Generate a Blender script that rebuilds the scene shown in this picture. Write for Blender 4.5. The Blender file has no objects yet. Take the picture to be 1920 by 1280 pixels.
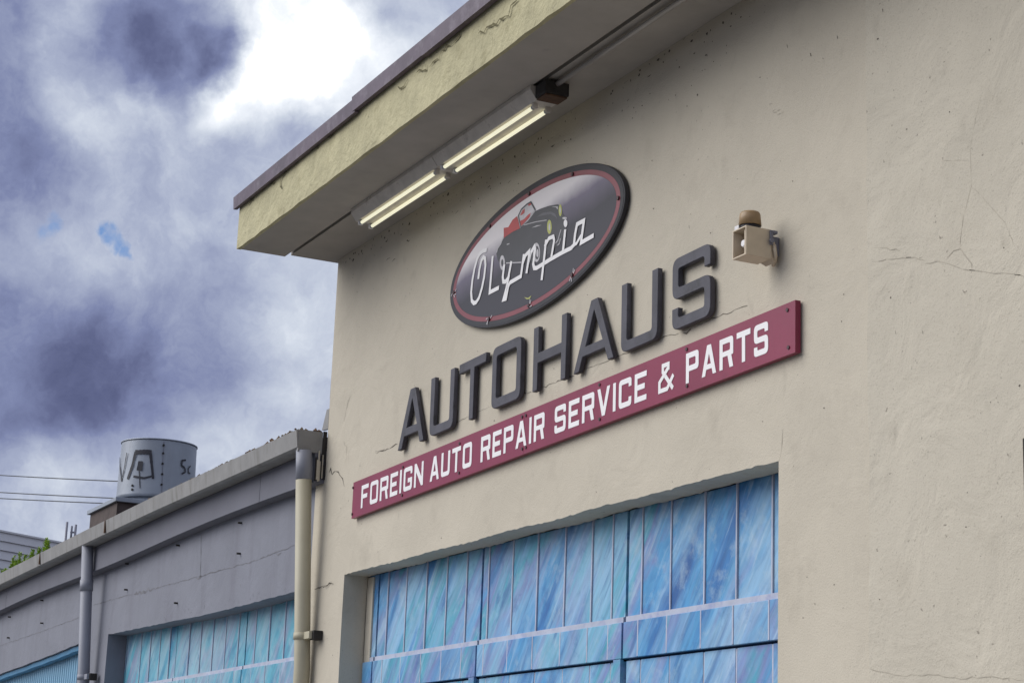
import bpy, bmesh, math, random
from mathutils import Vector, Matrix, noise as mn
random.seed(7)
rad = math.radians
S = bpy.context.scene
COL = S.collection

# ------------------------------------------------------------------ camera
FPX = 3700.0                       # focal length in pixels of the 1920 px wide photograph
YAW, PITCH, ROLL = rad(64.1005), rad(13.9759), rad(2.1795)
CAM = Vector((0.0, -4.6, 1.6))     # eye height, 4.6 m out from the facade (plane y = 0)
fw = Vector((-math.sin(YAW)*math.cos(PITCH), math.cos(YAW)*math.cos(PITCH), math.sin(PITCH)))
r0 = Vector((math.cos(YAW), math.sin(YAW), 0)); u0 = r0.cross(fw)
rt = r0*math.cos(ROLL) + u0*math.sin(ROLL); up = -r0*math.sin(ROLL) + u0*math.cos(ROLL)
cd = bpy.data.cameras.new('camera'); cam = bpy.data.objects.new('camera', cd); COL.objects.link(cam)
cam.matrix_world = Matrix(((rt.x, up.x, -fw.x, CAM.x), (rt.y, up.y, -fw.y, CAM.y), (rt.z, up.z, -fw.z, CAM.z), (0, 0, 0, 1)))
cd.sensor_width = 36; cd.lens = FPX/1920*36; cd.clip_start = 0.05; cd.clip_end = 2000
S.camera = cam
S.render.resolution_x = 1024; S.render.resolution_y = 682

def ray(px, py):
    return (rt*(px-960) + up*(640-py) + fw*FPX)
def W(px, py, y=0.0):              # pixel -> point on the vertical plane y
    d = ray(px, py); return CAM + d*((y-CAM.y)/d.y)
def WZ(px, py, z):                 # pixel -> point on a horizontal plane
    d = ray(px, py); return CAM + d*((z-CAM.z)/d.z)
def WD(px, py, dist):
    return CAM + ray(px, py).normalized()*dist
def crop(c, pts): return [(c[0]+a/c[2], c[1]+b/c[2]) for a, b in pts]
C1 = (0, 780, 2.56); C2 = (160, 700, 2.208); C3 = (420, 0, 2.56); C4 = (820, 290, 3.766); C5 = (640, 440, 2.327)
C6 = (1060, 360, 2.909); C7 = (600, 840, 2.908); C8 = (1100, 800, 2.3415); C8B = (0, 970, 4.127)
C6B = (1060, 0, 2.2326); C7B = (1500, 400, 2.56); C5B = (520, 740, 6.4)

# ------------------------------------------------------------------ world: broken overcast
SUN_DIR = Vector((-0.50, -0.90, 0.72)).normalized()     # towards the sun
w = bpy.data.worlds.new('World'); S.world = w; w.use_nodes = True
nt = w.node_tree; N = nt.nodes; L = nt.links; N.clear()
def nd(t, **k):
    n = N.new(t)
    for a, b in k.items(): setattr(n, a, b)
    return n
out = nd('ShaderNodeOutputWorld'); mixs = nd('ShaderNodeMixShader')
bg1 = nd('ShaderNodeBackground'); bg2 = nd('ShaderNodeBackground')
sky = nd('ShaderNodeTexSky'); sky.sky_type = 'NISHITA'; sky.sun_disc = False
sky.sun_elevation = math.asin(SUN_DIR.z); sky.sun_rotation = math.atan2(SUN_DIR.x, SUN_DIR.y)
bg1.inputs[1].default_value = 0.075; sky.altitude = 2500; sky.dust_density = .2; sky.ozone_density = 5
L.new(sky.outputs[0], bg1.inputs[0])
tc = nd('ShaderNodeTexCoord')
nw = nd('ShaderNodeTexNoise'); nw.inputs['Scale'].default_value = 9; nw.inputs['Detail'].default_value = 6; nw.inputs['Roughness'].default_value = .62
L.new(tc.outputs['Generated'], nw.inputs['Vector'])
sub = nd('ShaderNodeVectorMath', operation='SUBTRACT'); sub.inputs[1].default_value = (.5, .5, .5); L.new(nw.outputs['Color'], sub.inputs[0])
scl = nd('ShaderNodeVectorMath', operation='SCALE'); scl.inputs['Scale'].default_value = .09; L.new(sub.outputs[0], scl.inputs[0])
warp = nd('ShaderNodeVectorMath', operation='ADD'); L.new(tc.outputs['Generated'], warp.inputs[0]); L.new(scl.outputs[0], warp.inputs[1])
nb = nd('ShaderNodeTexNoise'); nb.inputs['Scale'].default_value = 5.5; nb.inputs['Detail'].default_value = 6; nb.inputs['Roughness'].default_value = .48
L.new(warp.outputs[0], nb.inputs['Vector'])
ns_ = nd('ShaderNodeTexNoise'); ns_.inputs['Scale'].default_value = 24; ns_.inputs['Detail'].default_value = 6; ns_.inputs['Roughness'].default_value = .55; L.new(tc.outputs['Generated'], ns_.inputs['Vector'])
sb2 = nd('ShaderNodeVectorMath', operation='SUBTRACT'); sb2.inputs[1].default_value = (.5, .5, .5); L.new(ns_.outputs['Color'], sb2.inputs[0])
sc2 = nd('ShaderNodeVectorMath', operation='SCALE'); sc2.inputs['Scale'].default_value = .04; L.new(sb2.outputs[0], sc2.inputs[0])
warp2 = nd('ShaderNodeVectorMath', operation='ADD'); L.new(tc.outputs['Generated'], warp2.inputs[0]); L.new(sc2.outputs[0], warp2.inputs[1])
def math_(op, a, b=None, c=None):
    n = nd('ShaderNodeMath', operation=op)
    for i, v in enumerate((a, b, c)):
        if v is None: continue
        if isinstance(v, (int, float)): n.inputs[i].default_value = v
        else: L.new(v, n.inputs[i])
    return n.outputs[0]
def blob(px, py, rpx, amt, soft=1.0):
    d = nd('ShaderNodeVectorMath', operation='DISTANCE'); L.new(warp2.outputs[0], d.inputs[0])
    d.inputs[1].default_value = ray(px, py).normalized()
    m = nd('ShaderNodeMapRange', interpolation_type='SMOOTHSTEP')
    m.inputs['From Min'].default_value = rpx/FPX*(1+.55*soft); m.inputs['From Max'].default_value = rpx/FPX*(1-.55*soft)
    m.inputs['To Min'].default_value = 0; m.inputs['To Max'].default_value = amt
    L.new(d.outputs['Value'], m.inputs['Value']); return m.outputs[0]
B = math_('MULTIPLY_ADD', nb.outputs['Fac'], .62, .27)
nf = nd('ShaderNodeTexNoise'); nf.inputs['Scale'].default_value = 17; nf.inputs['Detail'].default_value = 8; nf.inputs['Roughness'].default_value = .64; L.new(warp.outputs[0], nf.inputs['Vector'])
B = math_('ADD', B, math_('MULTIPLY_ADD', nf.outputs['Fac'], .62, -.34))
for b in ((560, 60, 125, .36, .9), (480, 165, 75, .24, 1), (660, 130, 100, .28, .9), (400, 195, 45, .18, 1), (200, 205, 80, .12, 1), (350, 85, 95, -.25, .7), (225, 95, 85, -.17, .9), (405, 105, 50, -.13, .6),
          (-40, 60, 120, -.26, 1), (-40, 300, 130, -.24, 1), (110, 325, 80, -.14, 1), (40, 690, 150, -.22, 1), (350, 640, 140, -.17, 1), (210, 720, 120, -.14, 1), (470, 710, 90, -.08, 1),
          (100, 855, 70, .10, 1), (120, 60, 60, .08, 1), (540, 420, 120, .06, 1)):
    B = math_('ADD', B, blob(*b))
ramp = nd('ShaderNodeValToRGB'); L.new(B, ramp.inputs[0])
cr = ramp.color_ramp
stops = [(0.0, (.055, .066, .135)), (.14, (.09, .104, .195)), (.30, (.155, .18, .305)), (.50, (.29, .325, .435)), (.68, (.46, .50, .575)), (.86, (.68, .71, .755)), (1.0, (1.05, 1.05, 1.05))]
cr.elements[0].position, cr.elements[0].color = stops[0][0], (*stops[0][1], 1)
cr.elements[1].position, cr.elements[1].color = stops[-1][0], (*stops[-1][1], 1)
for p, c in stops[1:-1]:
    e = cr.elements.new(p); e.color = (*c, 1)
L.new(ramp.outputs[0], bg2.inputs[0]); bg2.inputs[1].default_value = .72
h = blob(60, 440, 16, 1.0, .9)
for hx, hy, hr in ((78, 434, 18), (98, 427, 15), (180, 432, 12), (198, 441, 15), (216, 452, 15), (232, 462, 12)): h = math_('MAXIMUM', h, blob(hx, hy, hr, 1.0, .9))
hn = nd('ShaderNodeTexNoise'); hn.inputs['Scale'].default_value = 60; hn.inputs['Detail'].default_value = 4; L.new(warp.outputs[0], hn.inputs['Vector'])
h = math_('MULTIPLY', h, math_('MULTIPLY_ADD', hn.outputs['Fac'], 2.0, -.2)); h = math_('MINIMUM', h, .9); h = math_('MAXIMUM', h, 0)
L.new(h, mixs.inputs[0]); L.new(bg2.outputs[0], mixs.inputs[1]); L.new(bg1.outputs[0], mixs.inputs[2]); L.new(mixs.outputs[0], out.inputs[0])

sd = bpy.data.lights.new('sun', 'SUN'); sd.energy = 1.5; sd.angle = rad(55); sd.color = (1, .975, .935)
so = bpy.data.objects.new('sun', sd); COL.objects.link(so); so.location = (-8, -10, 20)
so.rotation_euler = (-SUN_DIR).to_track_quat('-Z', 'Y').to_euler()
S.view_settings.view_transform = 'Standard'; S.view_settings.look = 'None'; S.view_settings.gamma = 1
S.view_settings.exposure = 0.93; S.view_settings.use_curve_mapping = False

# ------------------------------------------------------------------ materials
def mat(name, col, rough=.8, var=.15, vscale=3., bump=.2, bscale=60., bdist=.004, metal=0., col2=None, c2scale=2., c2lo=.5, c2hi=.7, streak=None, lump=0, spec=.5, speck=0):
    """plain procedural surface: base colour + large variation + optional second colour patches/streaks + bump"""
    m = bpy.data.materials.new(name); m.use_nodes = True
    nt = m.node_tree; nn = nt.nodes; ln = nt.links; b = nn['Principled BSDF']
    b.inputs['Roughness'].default_value = rough; b.inputs['Metallic'].default_value = metal
    b.inputs['Specular IOR Level'].default_value = spec
    g = nn.new('ShaderNodeNewGeometry'); pos = g.outputs['Position']
    n1 = nn.new('ShaderNodeTexNoise'); n1.inputs['Scale'].default_value = vscale; n1.inputs['Detail'].default_value = 6; n1.inputs['Roughness'].default_value = .6
    ln.new(pos, n1.inputs['Vector'])
    mp = nn.new('ShaderNodeMapRange'); mp.inputs['From Min'].default_value = .3; mp.inputs['From Max'].default_value = .7
    mp.inputs['To Min'].default_value = 1-var; mp.inputs['To Max'].default_value = 1+var; ln.new(n1.outputs['Fac'], mp.inputs['Value'])
    mul = nn.new('ShaderNodeVectorMath'); mul.operation = 'SCALE'; mul.inputs[0].default_value = col; ln.new(mp.outputs[0], mul.inputs['Scale'])
    c = mul.outputs[0]
    if col2:
        n2 = nn.new('ShaderNodeTexNoise'); n2.inputs['Scale'].default_value = c2scale; n2.inputs['Detail'].default_value = 7; n2.inputs['Roughness'].default_value = .65
        if streak:
            mpn = nn.new('ShaderNodeMapping'); mpn.inputs['Scale'].default_value = streak; ln.new(pos, mpn.inputs['Vector']); ln.new(mpn.outputs[0], n2.inputs['Vector'])
        else: ln.new(pos, n2.inputs['Vector'])
        m2 = nn.new('ShaderNodeMapRange'); m2.inputs['From Min'].default_value = c2lo; m2.inputs['From Max'].default_value = c2hi; ln.new(n2.outputs['Fac'], m2.inputs['Value'])
        mx = nn.new('ShaderNodeMix'); mx.data_type = 'RGBA'; ln.new(m2.outputs[0], mx.inputs[0]); ln.new(c, mx.inputs[6]); mx.inputs[7].default_value = (*col2, 1)
        c = mx.outputs[2]
    if speck:                                       # pits and soot specks, and faint run marks down the wall
        for sc_, lo, hi, st, colr in (((38, 38, 38), .70, .76, .65, (.12, .10, .08)), ((130, 130, 130), .60, .72, .35, (.26, .23, .18)), ((9, 9, 5), .66, .80, .35, (.27, .24, .19))):
            q = nn.new('ShaderNodeMapping'); q.inputs['Scale'].default_value = sc_; ln.new(pos, q.inputs['Vector'])
            n5 = nn.new('ShaderNodeTexNoise'); n5.inputs['Scale'].default_value = 1; n5.inputs['Detail'].default_value = 3; ln.new(q.outputs[0], n5.inputs['Vector'])
            m5 = nn.new('ShaderNodeMapRange'); m5.inputs['From Min'].default_value = lo; m5.inputs['From Max'].default_value = hi; m5.inputs['To Max'].default_value = st; ln.new(n5.outputs['Fac'], m5.inputs['Value'])
            x5 = nn.new('ShaderNodeMix'); x5.data_type = 'RGBA'; ln.new(m5.outputs[0], x5.inputs[0]); ln.new(c, x5.inputs[6]); x5.inputs[7].default_value = (*colr, 1); c = x5.outputs[2]
    ln.new(c, b.inputs['Base Color'])
    if bump:
        n3 = nn.new('ShaderNodeTexNoise'); n3.inputs['Scale'].default_value = bscale; n3.inputs['Detail'].default_value = 5; n3.inputs['Roughness'].default_value = .6; ln.new(pos, n3.inputs['Vector'])
        bp = nn.new('ShaderNodeBump'); bp.inputs['Strength'].default_value = bump; bp.inputs['Distance'].default_value = bdist; ln.new(n3.outputs['Fac'], bp.inputs['Height'])
        last = bp
        if lump:
            n4 = nn.new('ShaderNodeTexNoise'); n4.inputs['Scale'].default_value = 3.2; n4.inputs['Detail'].default_value = 5; n4.inputs['Roughness'].default_value = .55; n4.inputs['Distortion'].default_value = .6; ln.new(pos, n4.inputs['Vector'])
            b2 = nn.new('ShaderNodeBump'); b2.inputs['Strength'].default_value = 1; b2.inputs['Distance'].default_value = lump; ln.new(n4.outputs['Fac'], b2.inputs['Height']); ln.new(bp.outputs[0], b2.inputs['Normal']); last = b2
        ln.new(last.outputs[0], b.inputs['Normal'])
    return m

def mural(name, cols, shift, light):
    """brushed blue mural: diagonal strokes in several colours over the whole door"""
    m = bpy.data.materials.new(name); m.use_nodes = True
    nt = m.node_tree; nn = nt.nodes; ln = nt.links; b = nn['Principled BSDF']; b.inputs['Roughness'].default_value = .5
    g = nn.new('ShaderNodeNewGeometry')
    mp = nn.new('ShaderNodeMapping'); mp.inputs['Rotation'].default_value = (0, rad(52), 0); mp.inputs['Location'].default_value = (shift, 0, 0); 
    def nz(sc, det, off, dist=.6):
        q = nn.new('ShaderNodeMapping'); q.inputs['Scale'].default_value = sc; q.inputs['Location'].default_value = (off, off*1.7, off*.3); ln.new(mp.outputs[0], q.inputs['Vector'])
        n = nn.new('ShaderNodeTexNoise'); n.inputs['Scale'].default_value = 1; n.inputs['Detail'].default_value = det; n.inputs['Roughness'].default_value = .6; n.inputs['Distortion'].default_value = dist
        ln.new(q.outputs[0], n.inputs['Vector']); return n.outputs['Fac']
    oi = nn.new('ShaderNodeObjectInfo')             # every board was brushed on its own
    of = nn.new('ShaderNodeMath'); of.operation = 'MULTIPLY_ADD'; ln.new(oi.outputs['Random'], of.inputs[0]); of.inputs[1].default_value = .5; of.inputs[2].default_value = 0
    cb = nn.new('ShaderNodeCombineXYZ'); ln.new(of.outputs[0], cb.inputs[1]); ad = nn.new('ShaderNodeVectorMath'); ln.new(g.outputs['Position'], ad.inputs[0]); ln.new(cb.outputs[0], ad.inputs[1]); ln.new(ad.outputs[0], mp.inputs['Vector'])
    hue = nz((.55, 1, 2.2), 5, 3); lig = nz((.6, 1, 2.9), 7, 11, 1.0); st1 = nz((1.3, 1, 10), 5, 31, .8); fine = nz((5, 1, 42), 4, 23, .2)
    r1 = nn.new('ShaderNodeValToRGB'); ln.new(hue, r1.inputs[0]); e = r1.color_ramp
    e.elements[0].position = .30; e.elements[0].color = (*cols[0], 1); e.elements[1].position = .70; e.elements[1].color = (*cols[-1], 1)
    for i, c in enumerate(cols[1:-1]):
        x = e.elements.new(.30+.40*(i+1)/(len(cols)-1)); x.color = (*c, 1)
    def over(base, fac, lo, hi, amt, colr):
        ms = nn.new('ShaderNodeMapRange'); ms.inputs['From Min'].default_value = lo; ms.inputs['From Max'].default_value = hi; ms.inputs['To Max'].default_value = amt; ln.new(fac, ms.inputs['Value'])
        mx = nn.new('ShaderNodeMix'); mx.data_type = 'RGBA'; ln.new(ms.outputs[0], mx.inputs[0]); ln.new(base, mx.inputs[6]); mx.inputs[7].default_value = (*colr, 1); return mx.outputs[2]
    c1 = over(r1.outputs[0], lig, .44, .61, .8, light); c1 = over(c1, st1, .57, .66, .45, (.44, .58, .70)); c1 = over(c1, st1, .45, .35, .55, cols[0])
    nm = nn.new('ShaderNodeTexNoise'); nm.inputs['Scale'].default_value = 5; nm.inputs['Detail'].default_value = 8; nm.inputs['Roughness'].default_value = .7; ln.new(ad.outputs[0], nm.inputs['Vector'])
    c1 = over(c1, nm.outputs['Fac'], .54, .70, .5, (.40, .52, .60)); c1 = over(c1, nm.outputs['Fac'], .44, .30, .55, cols[0])
    mf = nn.new('ShaderNodeMapRange'); mf.inputs['From Min'].default_value = .3; mf.inputs['From Max'].default_value = .7; mf.inputs['To Min'].default_value = .86; mf.inputs['To Max'].default_value = 1.12; ln.new(fine, mf.inputs['Value'])
    sc = nn.new('ShaderNodeVectorMath'); sc.operation = 'SCALE'; ln.new(c1, sc.inputs[0]); ln.new(mf.outputs[0], sc.inputs['Scale'])
    ln.new(sc.outputs[0], b.inputs['Base Color'])
    bp = nn.new('ShaderNodeBump'); bp.inputs['Strength'].default_value = .25; bp.inputs['Distance'].default_value = .004; ln.new(fine, bp.inputs['Height']); ln.new(bp.outputs[0], b.inputs['Normal'])
    return m

M = {}
M['stucco'] = mat('cream_stucco', (.525, .475, .385), .9, .07, 1.1, .5, 120, .005, col2=(.43, .385, .31), c2scale=3.2, c2lo=.55, c2hi=.82, lump=.012, speck=1)
M['stucco2'] = mat('cream_stucco_patch', (.52, .475, .388), .9, .06, 1.3, .5, 130, .005, col2=(.45, .405, .325), c2scale=2.4, c2lo=.55, c2hi=.85, lump=.02, speck=1)
M['fascia'] = mat('plaster_with_yellow_light', (.47, .43, .265), .9, .14, 5, .8, 28, .012, col2=(.32, .285, .16), c2scale=7, c2lo=.55, c2hi=.78, lump=.03, speck=1)  # yellow cast of the light on the eave is mixed into this colour
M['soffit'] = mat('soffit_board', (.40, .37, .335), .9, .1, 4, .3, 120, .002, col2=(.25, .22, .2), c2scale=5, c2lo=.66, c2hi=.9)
M['flash'] = mat('purple_brown_flashing', (.10, .072, .10), .55, .25, 6, .2, 60, .003, col2=(.17, .14, .17), c2scale=9)
M['letter'] = mat('charcoal_paint', (.066, .064, .080), .55, .25, 7, .2, 90, .002, col2=(.035, .034, .04), c2scale=11, c2lo=.55, c2hi=.72, spec=.35)
M['red'] = mat('burgundy_enamel', (.225, .022, .06), .36, .10, 3, .05, 50, .001, col2=(.16, .02, .045), c2scale=6, c2lo=.55, c2hi=.8, spec=.35)
M['white'] = mat('white_print', (.82, .80, .80), .45, .03, 6, 0)
M['rim'] = mat('black_rim', (.028, .027, .033), .5, .15, 8, .05, spec=.3)
M['ring'] = mat('red_ring_print', (.21, .035, .05), .45, .1, 9, 0)
M['bolt'] = mat('dark_bolt', (.05, .015, .02), .5, .2, 40, 0)
M['crack'] = mat('dark_wall_marks', (.12, .105, .085), 1, .3, 30, 0)  # dark tone shared by cracks, chips and mildew
M['lip'] = mat('cracked_stucco_edge', (.42, .38, .31), .95, .25, 25, 0)
M['fcrack'] = mat('plaster_crack', (.13, .115, .06), 1, .3, 30, 0)
M['gjoint'] = mat('grey_wall_joint', (.17, .17, .19), .95, .35, 12, 0)
M['grey'] = mat('grey_painted_concrete', (.205, .212, .25), .85, .08, 2, .35, 90, .004, col2=(.17, .17, .205), c2scale=1., c2lo=.5, c2hi=.8, streak=(5, 5, .8), lump=.012)
M['greyd'] = mat('grey_fascia_board', (.145, .147, .178), .8, .1, 2, .25, 60, .003)
M['gutter'] = mat('weathered_gutter', (.26, .255, .25), .7, .14, 5, .2, 60, .003, col2=(.15, .14, .125), c2scale=1, c2lo=.5, c2hi=.75, streak=(9, 9, 1.5))
M['rust'] = mat('rust', (.085, .045, .025), .9, .4, 30, .3, 90)
M['pipeg'] = mat('grey_pipe_paint', (.25, .26, .305), .55, .06, 4, .05, 40)
M['pipec'] = mat('cream_pipe_paint', (.42, .385, .28), .55, .06, 4, .05, 40)
M['galv'] = mat('galvanised_sheet', (.30, .33, .38), .5, .12, 3, .1, 30, .002, metal=.25, col2=(.27, .29, .33), c2scale=1, c2lo=.5, c2hi=.75, streak=(6, 6, 1))
M['dark'] = mat('dark_parts_and_gap_shade', (.03, .027, .025), .9, .4, 20, .3, 80)  # near-black for rotten wood, fittings and the painted shade in open gaps
M['brown'] = mat('brown_curb', (.075, .055, .05), .85, .3, 8, .2, 60)
M['graf'] = mat('spray_paint', (.025, .025, .035), .6, .2, 20, 0)
M['beige'] = mat('beige_plastic', (.60, .50, .37), .5, .06, 20, .05, 200, col2=(.40, .28, .16), c2scale=16, c2lo=.6, c2hi=.8)
M['amber'] = mat('faded_amber_dome', (.30, .20, .105), .45, .2, 14, .05, 150)
M['bracket'] = mat('grey_bracket', (.19, .19, .235), .5, .15, 20, .1, 100)
M['housing'] = mat('dirty_fixture_enamel', (.56, .52, .47), .6, .15, 9, .1, 80, col2=(.2, .17, .145), c2scale=9, c2lo=.58, c2hi=.75)
M['mural1'] = mural('blue_mural_paint', [(.015, .10, .31), (.03, .18, .44), (.07, .29, .55), (.17, .23, .46), (.05, .33, .45), (.18, .40, .62), (.035, .2, .47)], 0, (.27, .47, .66))
M['mural2'] = mural('teal_mural_paint', [(.02, .15, .32), (.04, .27, .42), (.10, .38, .50), (.24, .28, .42), (.06, .36, .48), (.20, .42, .54)], 7, (.26, .46, .55))
M['muntin'] = mat('pale_muntin_paint', (.43, .46, .56), .6, .12, 8, .2, 120, col2=(.30, .33, .50), c2scale=12)
M['joint'] = mat('dark_blue_gap', (.015, .05, .12), .8, .3, 8, 0)
M['frame'] = mat('door_frame_blue', (.04, .16, .42), .55, .25, 4, .2, 90, col2=(.14, .28, .55), c2scale=3)
M['siding'] = mat('light_blue_siding', (.21, .40, .55), .5, .06, 2, .05, 60)
M['sidtrim'] = mat('blue_trim', (.035, .17, .31), .5, .15, 3, .1, 60)
M['lap'] = mat('pale_metal_siding', (.62, .61, .63), .6, .04, 2, 0)
M['leafm'] = mat('weed_leaf', (.34, .48, .07), .6, .35, 30, 0)
M['stem'] = mat('weed_stem', (.12, .16, .04), .7, .2, 30, 0)
M['moss'] = mat('leaf_litter', (.12, .07, .04), .95, .5, 25, .3, 120, col2=(.10, .10, .03), c2scale=12)
M['wire'] = mat('black_wire', (.02, .02, .024), .6, .1, 5, 0)
M['asphalt'] = mat('asphalt', (.055, .055, .058), .9, .2, 2, .5, 120, .006)
M['pave'] = mat('concrete_pavement', (.33, .31, .28), .9, .12, 2, .3, 90, .004)
M['paint'] = mat('road_paint', (.7, .7, .66), .7, .1, 6, .1)
M['roof'] = mat('dark_roofing', (.07, .065, .065), .95, .25, 4, .4, 50)
M['glass'] = mat('dark_window_glass', (.02, .024, .03), .08, .1, 3, 0)
M['wood'] = mat('pole_wood', (.12, .085, .06), .9, .3, 6, .3, 30)
M['paper'] = mat('pale_paper', (.7, .68, .68), .6, .1, 80, 0)
M['cwhite'] = mat('white_horn_driver', (.75, .73, .74), .4, .03, 20, 0)
M['carb'] = mat('car_print_black', (.030, .030, .037), .45, .15, 12, 0)
M['carg'] = mat('car_print_grey', (.085, .085, .10), .45, .15, 12, 0)
M['carr'] = mat('car_print_red', (.42, .035, .035), .45, .15, 20, 0)
M['carl'] = mat('car_print_light', (.50, .48, .50), .45, .15, 20, 0)
M['cary'] = mat('car_print_yellow', (.42, .44, .10), .45, .15, 20, 0)
# sign face: printed fade from pale at the top to charcoal below
m = bpy.data.materials.new('oval_face_print'); m.use_nodes = True; nn = m.node_tree.nodes; ln = m.node_tree.links; b = nn['Principled BSDF']; b.inputs['Roughness'].default_value = .45; b.inputs['Specular IOR Level'].default_value = .3
t = nn.new('ShaderNodeTexCoord'); sx = nn.new('ShaderNodeSeparateXYZ'); ln.new(t.outputs['Object'], sx.inputs[0])
nz = nn.new('ShaderNodeTexNoise'); nz.inputs['Scale'].default_value = 5; nz.inputs['Detail'].default_value = 8; ln.new(t.outputs['Object'], nz.inputs['Vector'])
a1 = nn.new('ShaderNodeMath'); a1.operation = 'MULTIPLY_ADD'; ln.new(nz.outputs['Fac'], a1.inputs[0]); a1.inputs[1].default_value = .08; 
a0 = nn.new('ShaderNodeMath'); a0.operation = 'MULTIPLY_ADD'; ln.new(sx.outputs['X'], a0.inputs[0]); a0.inputs[1].default_value = -.07; ln.new(sx.outputs['Y'], a0.inputs[2]); ln.new(a0.outputs[0], a1.inputs[2])
a2 = nn.new('ShaderNodeMapRange'); a2.inputs['From Min'].default_value = -.03; a2.inputs['From Max'].default_value = .31; ln.new(a1.outputs[0], a2.inputs['Value'])
rp = nn.new('ShaderNodeValToRGB'); ln.new(a2.outputs[0], rp.inputs[0]); rp.color_ramp.elements[0].color = (.040, .038, .050, 1); rp.color_ramp.elements[0].position = .1
rp.color_ramp.elements[1].color = (.74, .70, .71, 1); rp.color_ramp.elements[1].position = .80
e = rp.color_ramp.elements.new(.5); e.color = (.16, .14, .195, 1)
ln.new(rp.outputs[0], b.inputs['Base Color']); M['face'] = m
# lit tubes
m = bpy.data.materials.new('lit_tube'); m.use_nodes = True; b = m.node_tree.nodes['Principled BSDF']
b.inputs['Base Color'].default_value = (.8, .78, .6, 1); b.inputs['Roughness'].default_value = .25
b.inputs['Emission Color'].default_value = (1, .96, .70, 1); b.inputs['Emission Strength'].default_value = .38; M['tube'] = m

# ------------------------------------------------------------------ mesh helpers
def mk(name, vs, fs, mt, parent=None, smooth=False):
    me = bpy.data.meshes.new(name); me.from_pydata([tuple(v) for v in vs], [], fs); me.update()
    if smooth:
        for p in me.polygons: p.use_smooth = True
    me.materials.append(M[mt] if isinstance(mt, str) else mt)
    o = bpy.data.objects.new(name, me); COL.objects.link(o)
    if parent: o.parent = parent
    return o
def thing(name, label, cat, group=None):
    o = bpy.data.objects.new(name, None); COL.objects.link(o); o.empty_display_size = .1
    o['label'] = label; o['category'] = cat
    if group: o['group'] = group
    return o
def tag(o, label, cat, group=None):
    o['label'] = label; o['category'] = cat
    if group: o['group'] = group
    return o
def structure(o): o['kind'] = 'structure'; return o
BF = [(0, 3, 2, 1), (4, 5, 6, 7), (0, 1, 5, 4), (1, 2, 6, 5), (2, 3, 7, 6), (3, 0, 4, 7)]
def box(name, x0, x1, y0, y1, z0, z1, mt, parent=None, bev=0.0):
    vs = [(x0, y0, z0), (x1, y0, z0), (x1, y1, z0), (x0, y1, z0), (x0, y0, z1), (x1, y0, z1), (x1, y1, z1), (x0, y1, z1)]
    o = mk(name, vs, BF, mt, parent)
    if bev:
        bm = bmesh.new(); bm.from_mesh(o.data); bmesh.ops.bevel(bm, geom=bm.edges[:], offset=bev, segments=2, affect='EDGES', profile=.5); bm.to_mesh(o.data); bm.free()
    return o
def loft(name, rings, mt, parent=None, caps=True, smooth=False, closed=True):
    n = len(rings[0]); vs = [p for r in rings for p in r]; fs = []
    for i in range(len(rings)-1):
        for j in range(n if closed else n-1):
            k = (j+1) % n; fs.append((i*n+j, i*n+k, (i+1)*n+k, (i+1)*n+j))
    if caps: fs.append(tuple(range(n-1, -1, -1))); fs.append(tuple(range((len(rings)-1)*n, len(rings)*n)))
    o = mk(name, vs, fs, mt, parent, smooth)
    bm = bmesh.new(); bm.from_mesh(o.data); bmesh.ops.recalc_face_normals(bm, faces=bm.faces[:]); bm.to_mesh(o.data); bm.free()
    if smooth and caps:
        for p in o.data.polygons:
            if len(p.vertices) > 4: p.use_smooth = False
    return o
def ringp(c, ax, r, n=20, r2=None):
    ax = Vector(ax).normalized(); a = ax.orthogonal().normalized(); b = ax.cross(a)
    return [Vector(c)+a*math.cos(2*math.pi*i/n)*r+b*math.sin(2*math.pi*i/n)*(r2 or r) for i in range(n)]
def tube(name, pts, r, mt, parent=None, n=16, caps=True):
    pts = [Vector(p) for p in pts]; rr = r if isinstance(r, (list, tuple)) else [r]*len(pts); rings = []
    ax0 = (pts[-1]-pts[0]).normalized(); a = ax0.orthogonal().normalized()
    for i, p in enumerate(pts):
        d = (pts[min(i+1, len(pts)-1)]-pts[max(i-1, 0)]).normalized(); aa = (a-d*a.dot(d)).normalized(); bb = d.cross(aa)
        rings.append([p+aa*math.cos(2*math.pi*k/n)*rr[i]+bb*math.sin(2*math.pi*k/n)*rr[i] for k in range(n)])
    return loft(name, rings, mt, parent, caps, True)
def prism_y(name, poly, y0, y1, mt, parent=None):       # polygon in x,z extruded along y
    n = len(poly); vs = [(x, y0, z) for x, z in poly]+[(x, y1, z) for x, z in poly]
    fs = [tuple(range(n)), tuple(range(2*n-1, n-1, -1))]+[(i, i+n, (i+1) % n+n, (i+1) % n) for i in range(n)]
    o = mk(name, vs, fs, mt, parent)
    bm = bmesh.new(); bm.from_mesh(o.data); bmesh.ops.recalc_face_normals(bm, faces=bm.faces[:]); bm.to_mesh(o.data); bm.free()
    return o
def extr_x(name, prof_at, xs, mt, parent=None):         # profile(x) -> [(y,z)...] lofted along x
    return loft(name, [[Vector((x, y, z)) for y, z in prof_at(x)] for x in xs], mt, parent)
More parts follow.
